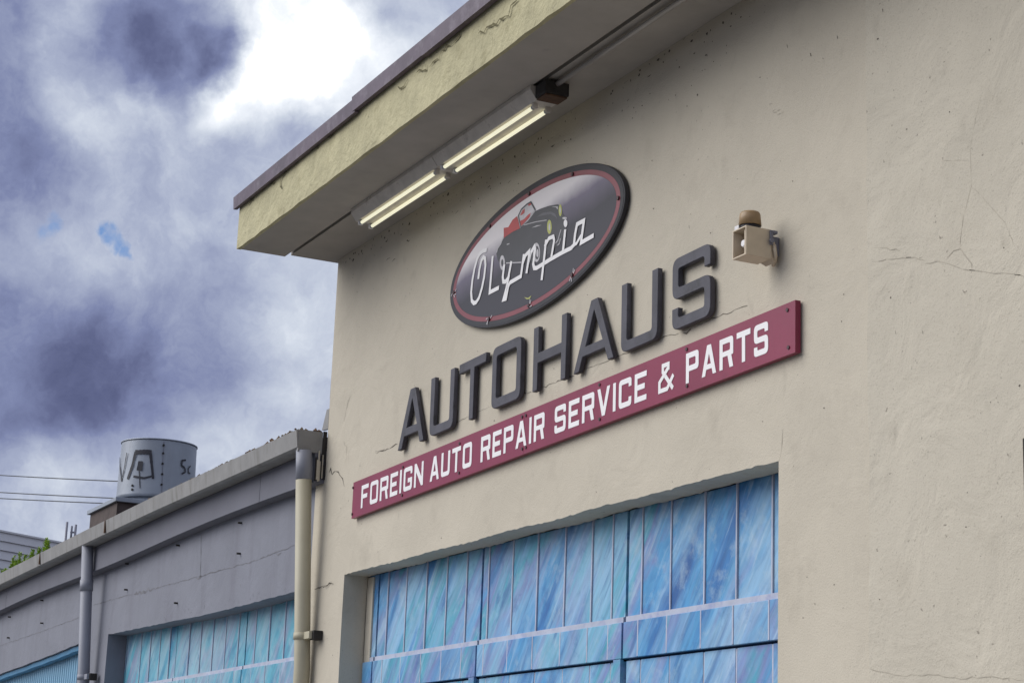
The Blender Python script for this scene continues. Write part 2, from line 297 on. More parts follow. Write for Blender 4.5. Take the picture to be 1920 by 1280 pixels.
def strip(name, pts, wd, mt, parent=None, jit=.5, proud=.0015, seg=.03, nrm=Vector((0, -1, 0))):
    """ragged thin crack running along a polyline on the wall"""
    P = [Vector(p) for p in pts]; q = [P[0]]
    for a, b in zip(P, P[1:]):
        n = max(1, int((b-a).length/seg))
        for i in range(1, n+1):
            p = a.lerp(b, i/n)
            if i < n or b is not P[-1]: p = p+Vector((random.uniform(-1, 1), 0, random.uniform(-1, 1)))*wd*jit*2.0
            q.append(p)
    vs = []; fs = []
    for i, p in enumerate(q):
        d = (q[min(i+1, len(q)-1)]-q[max(i-1, 0)]).normalized(); s = nrm.cross(d)
        k = wd*.5*random.uniform(.1, 1.0)*(.3 if i in (0, len(q)-1) else 1)
        vs += [p+s*k+nrm*proud, p-s*k+nrm*proud]
        if i: fs.append((2*i-2, 2*i-1, 2*i+1, 2*i))
    return mk(name, vs, fs, mt, parent)
def round_poly(pts):
    """pts: (x, y[, r]) corner list -> rounded outline"""
    out = []; n = len(pts)
    for i in range(n):
        p = Vector(pts[i][:2]); r = pts[i][2] if len(pts[i]) > 2 else 0
        if r <= 0: out.append(p); continue
        a = (Vector(pts[i-1][:2])-p); b = (Vector(pts[(i+1) % n][:2])-p); r = min(r, a.length*.48, b.length*.48)
        a.normalize(); b.normalize(); s, e = p+a*r, p+b*r
        for k in range(6):
            t = k/5; out.append(s*(1-t)**2+p*2*t*(1-t)+e*t*t)
    return out
def flat(name, outlines, depth, mt, loc=(0, 0, 0), parent=None, bev=0.0, tilt=0.0):
    """outlines with holes -> slab facing -y; local x along the wall, local y up"""
    cu = bpy.data.curves.new(name, 'CURVE'); cu.dimensions = '2D'; cu.fill_mode = 'BOTH'; cu.extrude = depth/2; cu.bevel_depth = bev; cu.bevel_resolution = 1
    if bev: cu.offset = -bev; cu.extrude = depth/2-bev
    for ol in outlines:
        s = cu.splines.new('POLY'); s.points.add(len(ol)-1); s.use_cyclic_u = True
        for i, p in enumerate(ol): s.points[i].co = (p[0], p[1], 0, 1)
    t = bpy.data.objects.new(name+'_c', cu); COL.objects.link(t)
    dg = bpy.context.evaluated_depsgraph_get(); dg.update()
    me = bpy.data.meshes.new_from_object(t.evaluated_get(dg)); bpy.data.objects.remove(t); bpy.data.curves.remove(cu)
    me.name = name; me.materials.clear(); me.materials.append(M[mt])
    o = bpy.data.objects.new(name, me); COL.objects.link(o)
    o.matrix_world = Matrix.Translation(loc) @ Matrix.Rotation(-tilt, 4, 'Y') @ Matrix.Rotation(math.pi/2, 4, 'X')
    if parent: o.parent = parent; 
    return o
def stroke2d(pts, wd):
    """constant-width outline of an open polyline (mitred)"""
    P = [Vector(p[:2]) for p in pts]; Lf = []; Rt = []
    for i, p in enumerate(P):
        if i == 0: d = (P[1]-p).normalized(); n = Vector((-d.y, d.x)); k = 1
        elif i == len(P)-1: d = (p-P[i-1]).normalized(); n = Vector((-d.y, d.x)); k = 1
        else:
            d1 = (p-P[i-1]).normalized(); d2 = (P[i+1]-p).normalized(); n1 = Vector((-d1.y, d1.x)); n2 = Vector((-d2.y, d2.x)); n = (n1+n2)
            n = n.normalized() if n.length > .2 else n1; k = 1/max(.45, n.dot(n1))
        Lf.append(p+n*wd/2*k); Rt.append(p-n*wd/2*k)
    return Lf+Rt[::-1]

# ------------------------------------------------------------------ glyphs (square block capitals, unit height)
def glyph(ch, w, t):
    h = t/2; r = t*1.0; ri = t*.35; c = w/2
    def ro(pts, rr, idx): return [(x, y, rr) if i in idx else (x, y) for i, (x, y) in enumerate(pts)]
    if ch == 'O': return [round_poly([(0, 0, r), (w, 0, r), (w, 1, r), (0, 1, r)]), round_poly([(t, t, ri), (t, 1-t, ri), (w-t, 1-t, ri), (w-t, t, ri)])]
    if ch == 'U': return [round_poly([(0, 1), (0, 0, r), (w, 0, r), (w, 1), (w-t, 1), (w-t, t, ri), (t, t, ri), (t, 1)])]
    if ch == 'T': return [[(0, 1), (0, 1-t), (c-h, 1-t), (c-h, 0), (c+h, 0), (c+h, 1-t), (w, 1-t), (w, 1)]]
    if ch == 'H': return [[(0, 0), (0, 1), (t, 1), (t, .5+h), (w-t, .5+h), (w-t, 1), (w, 1), (w, 0), (w-t, 0), (w-t, .5-h), (t, .5-h), (t, 0)]]
    if ch == 'I': return [[(0, 0), (0, 1), (w, 1), (w, 0)]]
    if ch == 'A':
        a = t*.62; sl = c-a; tt = t*1.08
        xl = lambda z: sl*z; xr = lambda z: w-sl*z
        o_ = [(0, 0), (sl, 1), (w-sl, 1), (w, 0), (w-tt, 0), (xr(.20)-tt, .20), (xl(.20)+tt, .20), (tt, 0)]
        z1 = .20+t*.9; zt = min(.92, (c-tt)/sl)*.97
        return [o_, [(xl(z1)+tt, z1), (xr(z1)-tt, z1), (c+.004, zt), (c-.004, zt)]]
    if ch == 'S': return [round_poly([(*p, r if i in (1, 2, 4, 5, 6, 3) else ri) for i, p in enumerate([])])] if 0 else [S_out(w, t)]
    if ch == 'C': return [C_out(w, t, False)]
    if ch == 'G': return [C_out(w, t, True)]
    if ch == 'E': return [[(0, 0), (0, 1), (w, 1), (w, 1-t), (t, 1-t), (t, .5+h), (w*.85, .5+h), (w*.85, .5-h), (t, .5-h), (t, t), (w, t), (w, 0)]]
    if ch == 'F': return [[(0, 0), (0, 1), (w, 1), (w, 1-t), (t, 1-t), (t, .5+h), (w*.85, .5+h), (w*.85, .5-h), (t, .5-h), (t, 0)]]
    if ch == 'N': return [[(0, 0), (0, 1), (t, 1), (w-t, .36), (w-t, 1), (w, 1), (w, 0), (w-t, 0), (t, .64), (t, 0)]]
    if ch == 'P': return [round_poly([(0, 0), (0, 1), (w, 1, r*.8), (w, .38, r*.8), (t, .38), (t, 0)]), round_poly([(t, .38+t, 0), (t, 1-t, 0), (w-t, 1-t, ri), (w-t, .38+t, ri)])]
    if ch == 'R': return [round_poly([(0, 0), (0, 1), (w, 1, r*.8), (w, .40, r*.8), (w*.86, .40), (w, 0), (w-t*1.15, 0), (w*.84-t*1.1, .40), (t, .40), (t, 0)]), round_poly([(t, .40+t*.9, 0), (t, 1-t, 0), (w-t, 1-t, ri), (w-t, .40+t*.9, ri)])]
    if ch == 'V': return [[(0, 1), (t*1.1, 1), (c, .30), (w-t*1.1, 1), (w, 1), (c+t*.55, 0), (c-t*.55, 0)]]
def S_out(w, t):
    h = t/2; r = t; ri = t*.3; m0 = .5-h; m1 = .5+h
    return round_poly([(w-t, .70), (w, .70), (w, 1, r), (0, 1, r), (0, m0, r), (w-t, m0, ri), (w-t, t, ri), (t, t, ri), (t, .30), (0, .30), (0, 0, r), (w, 0, r), (w, m1, r), (t, m1, ri), (t, 1-t, ri), (w-t, 1-t, ri)])
def C_out(w, t, g):
    r = t; ri = t*.3
    a = [(w-t, .68), (w, .68), (w, 1, r), (0, 1, r), (0, 0, r), (w, 0, r)]
    b_ = [(w, .52), (w*.5, .52), (w*.5, .52-t), (w-t, .52-t), (w-t, t, ri)] if g else [(w, .32), (w-t, .32), (w-t, t, ri)]
    return round_poly(a+b_+[(t, t, ri), (t, 1-t, ri), (w-t, 1-t, ri)])
def scaled(ols, sx, sy, shear=0): return [[(p[0]*sx, p[1]*sy) for p in o] for o in ols]

# ------------------------------------------------------------------ ground
structure(mk('ground', [(-600, -600, 0), (600, -600, 0), (600, 600, 0), (-600, 600, 0)], [(0, 1, 2, 3)], 'asphalt'))
structure(box('pavement', -60, 30, -3.2, 0.6, .004, .13, 'pave')); structure(box('kerb', -60, 30, -3.36, -3.203, .004, .135, 'gutter', None, .015))
structure(mk('road_marking', [(-60, -9.0, .004), (30, -9.0, .004), (30, -8.88, .004), (-60, -8.88, .004)], [(0, 1, 2, 3)], 'paint'))

# ------------------------------------------------------------------ tall stucco building
XC = -12.25                      # left corner of the tall front
SOF = 5.37                       # soffit height
DX0, DX1 = W(646, 1074).x, W(1460, 864).x
DZ = 3.165
shop = thing('repair_shop', 'tall cream stucco repair shop front with deep overhanging eave', 'building')
def jag(x0, x1, z, n, amp):
    return [(x0+(x1-x0)*i/n, z+(random.uniform(-amp, amp)*(1 if 0 < i < n else 0)+.003*math.sin(i*.21))) for i in range(n+1)]
lint = jag(DX0, DX1, DZ, 140, .0035)
jl = [(DX0+random.uniform(-.004, .004), DZ*k/12) for k in range(12)]
PX = -12.42
outer = [(PX, 0.0)]+[(PX, 3.86), (XC, 3.86), (XC, SOF), (12, SOF), (12, 0.0), (DX1, 0.0)]
front = outer+lint[::-1]+jl[::-1][:-1]+[(DX0, 0.0)]
n = len(front); RV = .16
vs = [(x, 0, z) for x, z in front]+[(x, RV, z) for x, z in front]
fs = [tuple(range(n))]+[(i, i+n, (i+1) % n+n, (i+1) % n) for i in range(n)]
wall = mk('wall', vs, fs, 'stucco', shop)
bm = bmesh.new(); bm.from_mesh(wall.data); bmesh.ops.triangulate(bm, faces=[f for f in bm.faces if len(f.verts) > 4]); bmesh.ops.recalc_face_normals(bm, faces=bm.faces[:]); bm.to_mesh(wall.data); bm.free()
box('side_wall', XC+.02, XC+.2, RV+.002, 9, 0, SOF+.2, 'stucco', shop)
box('back_wall', XC+.202, 12, 8.8, 9, 0, SOF+.2, 'stucco', shop)
# plaster skin on the right-hand part, its ragged edge standing a little proud
xs_ = W(1630, 500).x
edge = [(xs_+random.uniform(-.006, .006), .0+SOF*k/60) for k in range(61)]
prism_y('plaster_skin', edge+[(11.9, SOF-.003), (11.9, 0.0)], -.011, -.001, 'stucco2', shop)
# soffit boards with the open joint between them
XL = -12.34
ys = WZ(600, 437, SOF).y
YF = -.70
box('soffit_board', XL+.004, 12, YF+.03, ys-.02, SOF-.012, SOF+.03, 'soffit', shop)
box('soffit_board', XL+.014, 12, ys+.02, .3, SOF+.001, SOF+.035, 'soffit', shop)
box('joint_shade_backing', XL+.02, 12, ys-.05, ys+.05, SOF+.04, SOF+.06, 'dark', shop)  # dark sheet added above the open joint to paint its shade
# fascia: plaster band with a slightly wavy lower edge
def fz(x): return .005*math.sin((x+12.3)*.55)
xs = [XL+i*.12 for i in range(int((12-XL)/.12))]
jj = {x: (random.uniform(-.004, .004), random.uniform(-.003, .003)) for x in xs}
extr_x('fascia', lambda x: [(YF+jj[x][1], SOF-.016+jj[x][0]), (YF+.028, SOF-.014), (YF+.06, SOF+.02), (YF+.06, 5.70), (YF+jj[x][1]*.5, 5.68)], xs, 'fascia', shop)
# metal drip flashing, three lapped lengths
x1, x2 = W(655, 186, -.76).x, W(786, 84, -.76).x
for k, (a, b_) in enumerate(((XL-.03, x1+.03), (x1, x2+.03), (x2, 12))):
    o_ = .004*k; dz = (.0, .012, .004)[k]
    xx = [a+(b_-a)*i/12 for i in range(13)]
    extr_x('flashing', lambda x: [(-.708, 5.640+dz), (-.735-o_, 5.637+dz), (-.741-o_, 5.722+dz+o_), (-.50, 5.745+dz+o_), (-.50, 5.74+dz), (-.712, 5.70+dz)], xx, 'flash', shop)
box('roof', XL, 12, -.52, 9, 5.703, 5.733, 'roof', shop)  # unseen slab, put in to block sky light from above
box('inner_ceiling', XC+.21, 11.9, .31, 8.79, 5.0, 5.05, 'roof', shop)
# corner flashing strip and its kicked-out foot
prism_y('corner_flashing', [(XC-.005, 4.30), (XC-.005, SOF-.015), (XC-.06, SOF-.015), (XC-.085, 4.42)], .03, .05, 'gutter', shop)
prism_y('corner_flashing', [(XC-.005, 4.19), (XC-.005, 4.33), (XC-.05, 4.33), (XC-.12, 4.20)], .0, .02, 'gutter', shop)
# cracks
def cr_(c, pts, wd, mt='crack', y=0.0, jit=.5):
    return strip('crack', [W(a, b_, y) for a, b_ in crop(c, pts)], wd, mt, wall, jit)
cr_(C5, [(150, 945), (200, 935), (245, 912)], .007); cr_(C5, [(420, 860), (600, 770), (800, 690)], .003)
cr_(C5, [(800, 690), (830, 684)], .018); cr_(C5, [(870, 670), (960, 635)], .006)
cr_(C6, [(0, 1010), (50, 1000)], .006); cr_(C6, [(60, 985), (270, 905)], .003); cr_(C6, [(270, 905), (500, 805), (620, 770)], .006); cr_(C6, [(640, 766), (660, 752), (685, 747)], .02); cr_(C6, [(720, 725), (860, 670), (995, 620)], .005)
cr_(C7B, [(370, 162), (480, 180)], .004, 'lip', -.011); cr_(C7B, [(345, 232), (465, 215), (525, 210), (600, 225)], .004, 'lip', -.011); cr_(C7B, [(510, 212), (535, 211)], .016, 'crack', -.011)
cr_(C7B, [(595, 240), (660, 228), (700, 240), (780, 262), (830, 272), (910, 285), (1010, 292), (1075, 300), (1180, 305)], .004, 'lip', -.011)
cr_(C7B, [(700, 222), (735, 182), (768, 168), (795, 205), (825, 245), (825, 272)], .004, 'lip', -.011); cr_(C7B, [(815, 272), (840, 274)], .01, 'crack', -.011); cr_(C7B, [(1030, 294), (1060, 296)], .012, 'crack', -.011)
cr_(C7B, [(768, 168), (775, 80), (785, 0)], .003, 'lip', -.011); cr_(C7B, [(503, 430), (503, 380), (545, 335)], .004, 'lip', -.011); cr_(C7B, [(345, 455), (380, 390), (430, 310)], .0035, 'lip', -.011)
cr_(C8, [(1245, 1060), (1300, 1075), (1400, 1090), (1500, 1085), (1640, 1100), (1800, 1095), (1920, 1110)], .004, 'lip', -.011)
cr_(C6B, [(1745, 395), (1720, 480), (1695, 620), (1700, 780), (1670, 900), (1650, 1030)], .0015, 'lip', -.011); cr_(C6B, [(1700, 780), (1760, 840), (1840, 930), (1880, 1030)], .0015, 'lip', -.011)
cr_(C6B, [(1580, 672), (1690, 672)], .0015, 'lip', -.011)
cr_(C5B, [(625, 930), (690, 915)], .03, 'dark'); cr_(C5B, [(690, 915), (730, 935), (780, 990), (805, 1100)], .01); cr_(C5B, [(890, 0), (850, 80), (800, 320)], .008, 'lip'); cr_(C5B, [(1170, 690), (1230, 680), (1290, 640)], .012, 'lip'); cr_(C5B, [(800, 560), (840, 650), (830, 760), (800, 830)], .009, 'lip')
cr_(C7, [(0, 760), (75, 738)], .02, 'lip'); cr_(C2, [(950, 892), (1025, 868)], .012); cr_(C8, [(862, 0), (855, 100), (846, 150)], .004, 'lip')
for pts in ([(1410, 0), (1370, 60), (1310, 110), (1280, 130), (1220, 165)], [(1130, 150), (1128, 170), (1100, 200), (1050, 240), (1030, 290), (985, 325)], [(970, 310), (965, 350), (925, 350)], [(885, 380), (875, 405), (835, 415)],
            [(470, 680), (430, 740)], [(310, 800), (275, 850), (270, 880), (280, 910)], [(245, 875), (220, 890)], [(545, 615), (500, 660)], [(1290, 180), (1290, 225)], [(780, 455), (770, 470)], [(140, 960), (115, 985)], [(350, 760), (340, 772)]):
    strip('crack', [W(a, b_, YF-.006) for a, b_ in crop(C3, pts)], .016, 'fcrack', shop, .6)
for px, py, s in ((1520, 103, .02), (1570, 70, .018), (1476, 87, .012), (1518, 517, .012), (1657, 302, .012), (1120, 345, .012), (1292, 425, .009), (1655, 20, .014), (1679, 623, .014), (1730, 623, .012), (1290, 478, .01)):
    strip('chip', [W(px, py-3, -.011 if px > 1630 else 0), W(px+1, py+3, -.011 if px > 1630 else 0)], s, 'crack', wall, .2)
for i in range(26):                                   # scraped patch above the siren and specks under the eave
    px, py = (1447+random.gauss(0, 12), 213+random.gauss(0, 9)) if i < 9 else (random.uniform(700, 1290), 0)
    if i >= 9: py = 488-(px-635)*.653+random.uniform(6, 70)
    strip('chip', [W(px, py), W(px+random.uniform(3, 8), py-random.uniform(1, 6))], random.uniform(.006, .014), 'lip' if i < 9 else 'crack', wall, .4, seg=.02)
# mildew along the top of the wall and soot specks scattered below
vs = []; fs = []
def blot(p, sz, y):
    j = len(vs); k = random.randint(5, 7); a0 = random.uniform(0, 6.28); el = random.uniform(.5, 1.8)
    for i in range(k):
        a = a0+6.283*i/k; rr = sz*random.uniform(.45, 1.2); vs.append((p.x+math.cos(a)*rr*el, y-.0012, p.z+math.sin(a)*rr))
    fs.append(tuple(range(j, j+k)))
for i in range(520):
    x = random.uniform(-12.2, -3); clus = .5+.5*math.sin(x*2.1)*math.sin(x*.83+1)
    d = abs(random.gauss(0, .05+.16*clus)); 
    if random.random() > .25+clus*.75: continue
    yy = -.011 if x > xs_ else 0.0
    blot(Vector((x, 0, SOF-.012-d)), random.uniform(.002, .0085)*(1.3 if d < .06 else .8), yy)
for i in range(170):
    x = random.uniform(-12.2, -4.6); z = random.uniform(2.3, 5.2)
    if DX0-.02 < x < DX1+.02 and z < DZ+.03: continue
    blot(Vector((x, 0, z)), random.uniform(.0015, .0045), -.011 if x > xs_ else 0.0)
md = mk('mildew', vs, fs, 'crack', shop); md['kind'] = 'stuff'
# window at the right
wx = W(1917, 850, -.05).x
win = thing('shop_window', 'dark framed window set in the cream wall right of the blue door', 'window')
for a in ((wx, wx+.06, 1.3, 3.0), (wx+1.6, wx+1.66, 1.3, 3.0)): box('frame', a[0], a[1], -.05, -.012, a[2], a[3], 'dark', win, .005)
for a in ((1.3, 1.36), (2.94, 3.0)): box('frame', wx+.061, wx+1.599, -.05, -.012, a[0], a[1], 'dark', win, .005)
box('pane', wx+.061, wx+1.599, -.03, -.0125, 1.361, 2.939, 'glass', win)

# ------------------------------------------------------------------ painted garage doors
def garage(label, xl, xr, zt, joints, munt, rows, mt, yb, muntin_w=.012, jamb=True):
    g = thing('garage_door', label, 'garage door')
    z1, z2 = rows                                   # bottom of the tall top row, bottom of the proud board
    box('backing', xl, xr, yb+.02, yb+.06, .13, zt, 'joint', g)
    lines = sorted(joints+munt); ed = [xl]+lines+[xr]
    for i in range(len(ed)-1):
        a, b_ = ed[i], ed[i+1]
        ga = .012 if a in joints else (muntin_w/2 if a in munt else 0); gb = .012 if b_ in joints else (muntin_w/2 if b_ in munt else 0)
        if b_-a < ga+gb+.02: continue
        j = random.uniform(-.003, .003); top = zt-random.uniform(.0, .012)
        box('pane', a+ga, b_-gb, yb+j, yb+.018, z1+.0065, top, mt, g)
        box('board', a+ga*.7, b_-gb*.7, yb-.022+j, yb+.018, z2, z1-.022, mt, g, .002)
        nxt = z2
        for k in range(6):
            zt_ = nxt-.012 if k == 0 else nxt-.02; zb = zt_-.42
            if zb < .14: break
            box('panel', a+ga, b_-gb, yb-.002+j, yb+.018, zb, zt_, mt, g); nxt = zb
    for m_ in munt:
        box('muntin', m_-muntin_w/2+.001, m_+muntin_w/2-.001, yb-.008, yb+.017, z1+.0065, zt-.004, 'muntin', g)
        box('muntin', m_-muntin_w/2+.001, m_+muntin_w/2-.001, yb-.0235, yb+.017, z2+.003, z1-.023, 'muntin', g)
        box('muntin', m_-muntin_w/2+.001, m_+muntin_w/2-.001, yb-.001, yb+.017, .14, z2-.014, 'muntin', g)
    js = [xl]+joints+[xr]
    for a, b_ in zip(js, js[1:]):
        box('rail', a+.013, b_-.013, yb-.012, yb+.017, z1-.0205, z1+.006, 'muntin', g)
    for j in joints:                                # stiles beside the section joints, running past the lower recess
        box('stile', j-.085, j-.014, yb-.024, yb-.004, .14, z2-.002, mt, g, .002)
    return g
YB = .16
jt = [W(x, 1149, YB).x for x in (704.9, 897.8, 1170.6)]
mu = [W(x, 1149, YB).x for x in (723.1, 757.5, 795, 832.8, 869.9, 911.2, 955.9, 1002.3, 1053.9, 1104.5, 1143.3)]+[W(x, 1056, YB).x for x in (1201, 1254.6, 1317.8, 1377.6, 1444.7)]
z1 = W(1080, 1172, YB).z; z2 = W(1250, 1224, YB).z
garage('wide blue mural garage door with pale muntins under the red sign', W(687, 1150, YB).x, DX1+.28, DZ+.01, jt, mu, (z1, z2), 'mural1', YB+.015)
box('door_jamb', DX0+.001, DX0+.10, .162, .28, 0, DZ-.01, 'stucco', shop); box('door_jamb', DX0+.101, W(687, 1150, YB).x-.002, .175, .24, 0, DZ-.01, 'gutter', shop)

# ------------------------------------------------------------------ grey building on the left
grey = thing('grey_annex', 'low grey painted concrete garage adjoining the cream building', 'building')
YG = .025
gx0, gx1 = W(203, 1187, YG).x, -12.60
LX = W(150, 1205, YG).x
gl = [(gx0+(gx1-gx0)*i/60, 3.195-.05*min(1, i/35)+random.uniform(-.004, .003)) for i in range(61)]
sl = [(-24.0+(LX+24.0)*i/30, 3.06+.125*max(0, (i-6)/24)**1.3+random.uniform(-.004, .004)) for i in range(31)]
front = [(-24.6, 0), (-24.6, 4.06), (PX-.001, 4.06), (PX-.001, 0), (gx1, 0)]+gl[::-1]+[(gx0, 0), (LX, 0)]+sl[::-1]+[(-24.0, 0)]
n = len(front); vs = [(x, YG, z) for x, z in front]+[(x, YG+.17, z) for x, z in front]
gw = mk('wall', vs, [tuple(range(n))]+[(i, i+n, (i+1) % n+n, (i+1) % n) for i in range(n)], 'grey', grey)
bm = bmesh.new(); bm.from_mesh(gw.data); bmesh.ops.triangulate(bm, faces=[f for f in bm.faces if len(f.verts) > 4]); bmesh.ops.recalc_face_normals(bm, faces=bm.faces[:]); bm.to_mesh(gw.data); bm.free()
box('side_wall', -24.6, -24.45, YG+.172, 7, 0, 4.2, 'grey', grey)
def gz(x): t = (x+12.26)/-9.1; return 4.160-.02*t-.09*max(0, t-.35)**1.2       # gutter line sinking towards its far end
# fascia board, bowed a little, in lengths
fb = [-24.6, W(10, 1130, -.08).x, W(487, 905, -.08).x, XC-.012]
for a, b_ in zip(fb, fb[1:]):
    xx = [a+.004+(b_-a-.008)*i/14 for i in range(15)]
    extr_x('fascia_board', lambda x: [(-.075, gz(x)-.335-.012*math.sin(x)), (-.075, gz(x)-.12), (YG-.001, gz(x)-.12), (YG-.001, gz(x)-.335-.012*math.sin(x))], xx, 'greyd', grey)
gj = [-24.7, W(78, 1045, -.2).x, W(201, 980, -.2).x, XC-.012]
for i, (a, b_) in enumerate(zip(gj, gj[1:])):
    xx = [a+.003+(b_-a-.006)*k/16 for k in range(17)]
    extr_x('gutter', lambda x: [(-.185, gz(x)-.125), (-.205, gz(x)-.115), (-.22, gz(x)), (-.205, gz(x)+.004), (-.195, gz(x)-.03), (-.08, gz(x)-.03), (-.076, gz(x)-.118)], xx, 'gutter', grey)
    if i: box('rust_seam', a-.012, a+.012, -.2235, -.21, gz(a)-.11, gz(a)+.001, 'rust', grey)
prism_y('gutter_end', [(XC-.04, 4.02), (XC-.012, 4.02), (XC-.012, 4.165), (XC-.04, 4.165)], -.20, -.03, 'gutter', grey)
# rotten end of the fascia next to the corner
for k in range(8):
    y = -.074+k*.0093; box('rotten_splinter', XC-.011, XC-.004+random.uniform(-.003, .003), y, y+.009, 3.82+random.uniform(0, .03), 3.98+random.uniform(-.05, .06), 'stucco' if k in (1, 2, 3, 5) else 'dark', grey)
box('rotten_gap_shade', XC-.011, XC-.006, -.029, -.002, 3.985, 4.17, 'dark', grey)  # solid dark strip painting the shade of the gap beside the rotten end
# roof behind the gutter
mk('roof', [(-24.6, -.1, 4.12), (XC-.06, -.1, 4.12), (XC-.06, 7, 5.55), (-24.6, 7, 5.55), (-24.6, -.1, 4.04), (XC-.06, -.1, 4.04), (XC-.06, 7, 5.45), (-24.6, 7, 5.45)], BF, 'roof', grey)
# form joints and pegs
def gl_(pts, wd, c=C1): strip('form_joint', [W(a, b_, YG) for a, b_ in crop(c, pts)], wd, 'gjoint', gw, .25, seg=.05)
gl_([(0, 1100), (200, 1032), (380, 965)], .010); gl_([(450, 905), (640, 850)], .010); gl_([(640, 850), (770, 820)], .03); gl_([(770, 820), (1075, 735)], .010); gl_([(505, 828), (700, 775), (870, 710)], .010, C2); gl_([(460, 845), (485, 840)], .03, C2); gl_([(790, 745), (812, 740)], .025, C2)
gl_([(968, 560), (965, 680), (962, 780)], .009); gl_([(970, 780), (968, 920)], .004); gl_([(480, 660), (475, 840)], .006, C2); gl_([(718, 400), (730, 520)], .004, C2); gl_([(785, 825), (783, 870)], .008, C2); gl_([(643, 870), (644, 885)], .014, C2)
for i in range(70):                                    # flaking along the lintels
    t = random.random(); px = 203+t*350 if i < 45 else random.uniform(60, 150); base = 1187-t*83 if i < 45 else 1205+(148-px)*.42
    py = base-abs(random.gauss(0, 9 if t < .35 else 4))-1
    p = W(px, py, YG); strip('chip', [p, p+Vector((random.uniform(-.03, .03), 0, random.uniform(-.03, .03)))], random.uniform(.006, .02), 'gjoint', gw, .4, seg=.02)
for px, py in ((336.7, 1022), (241, 1056.6), (239, 1105), (333, 1130), (453.5, 980), (451, 1037.4), (81, 1125), (20, 1156), (81, 1167.5), (18, 1195)):
    p = W(px, py, YG); tube('form_tie', [p+Vector((0, .02, 0)), p+Vector((0, -.03, .0))], .008, 'dark', gw, 8)
z1g = W(380, 1262, .19).z
j2 = [W(x/2.208+160, 1215, .19).x for x in (170, 374, 660)]
m2 = [W(x/2.208+160, 1215, .19).x for x in (230, 268, 308, 348, 427, 475, 525, 577, 630, 700, 757, 820)]+[-12.75]
garage('teal and grey mural garage door under the grey concrete lintel', W(226, 1200, .19).x, gx1+.02, 3.26, j2, m2, (z1g, z1g-.22), 'mural2', .197, .011)
box('door_jamb', gx0+.001, W(226, 1200, .19).x-.002, .196, .28, 0, 3.17, 'greyd', grey)
sd_ = thing('blue_siding_door', 'light blue ribbed metal door in the far bay of the grey garage', 'garage door')
nrib = 64; pv = []
for i in range(nrib+1):
    x = -24.0+(LX+24.0-.002)*i/nrib; pv += [(x, .15), (x+.012, .132), (x+.05, .132), (x+.062, .15)] if i < nrib else [(x, .15)]
vs = [(x, y, .13) for x, y in pv]+[(x, y, 3.2) for x, y in pv]; k = len(pv)
mk('ribbed_sheet', vs, [(i, i+1, i+1+k, i+k) for i in range(k-1)], 'siding', sd_)
xx = [p[0] for p in sl]
loft('head_trim', [[Vector((x, y, z+dz)) for y, dz in ((.05, -.05), (.12, -.05), (.12, -.004), (.05, -.004))] for x, z in sl], 'sidtrim', sd_)

# ------------------------------------------------------------------ downspouts
def downspout(label, pxt, pxb, ztop, split, coll, clampz):
    t = thing('downspout', label, 'downspout', None)
    a = W(*pxt, -.15); x = a.x; R = .053
    P = lambda z: Vector((x, -.148+(.148-.066)*min(1, max(0, (ztop-z)/(ztop-2.6))), z))
    if split:
        tube('pipe', [P(ztop), P(split)], R, 'pipeg', t, 24); tube('pipe', [P(split-.001), P(2.6), P(.13)], R, 'pipec', t, 24); mt = 'pipec'
    else: tube('pipe', [P(ztop), P(2.6), P(.13)], R, 'pipeg', t, 24); mt = 'pipeg'
    if coll: tube('collar', [P(coll+.055), P(coll-.045)], R+.007, 'pipeg', t, 24)
    c = P(clampz); cm = tube('clamp', [c+Vector((0, 0, .022)), c-Vector((0, 0, .022))], R+.006, mt, t, 24)
    cl = box('clamp_ear', x+R, x+R+.10, c.y-.012, c.y+.012, clampz-.024, clampz+.024, mt, cm, .003); box('clamp_block', x+R+.05, x+R+.12, c.y+.013, -.001, clampz-.03, clampz+.03, 'dark', cm, .004)
    tube('clamp_bolt', [(x-R-.025, c.y-.02, clampz), (x-R+.01, c.y-.02, clampz)], .012, mt, cm, 8)
downspout('two tone downspout, grey above and cream below, at the building joint', (569.5, 841), 0, 4.03, W(571, 898, -.14).z, None, W(573, 1190, -.09).z)
downspout('plain grey downspout with a collar between the two grey bays', (164.4, 1020), 0, 4.02, None, W(161, 1098, -.13).z, W(158, 1268, -.09).z)

# ------------------------------------------------------------------ fluorescent fixture under the eave
fx = thing('fluorescent_fixture', 'long dirty strip light with four lit tubes under the eave', 'light fixture')
ZT = SOF-.105
rowA = [WZ(x, y, ZT) for x, y in ((668, 418), (822, 322), (830, 316), (1010, 200))]; rowB = [WZ(x, y, ZT) for x, y in ((688, 425), (843, 330), (850, 322), (1036, 208))]
fa, fb_ = rowA[0].x-.03, rowA[3].x+.04; ya = sum(p.y for p in rowA)/4; yb_ = sum(p.y for p in rowB)/4
ym = (ya+yb_)/2; yo = WZ(835, 272, SOF-.02).y
extr_x('housing', lambda x: [(yo, SOF-.013), (yo, SOF-.035), (ya-.016, SOF-.088), (yb_+.016, SOF-.088), (yb_+.05, SOF-.05), (yb_+.05, SOF-.013)], [fa, (fa+fb_)/2-.003], 'housing', fx)
extr_x('housing', lambda x: [(yo, SOF-.013), (yo, SOF-.035), (ya-.016, SOF-.088), (yb_+.016, SOF-.088), (yb_+.05, SOF-.05), (yb_+.05, SOF-.013)], [(fa+fb_)/2+.003, fb_], 'housing', fx)
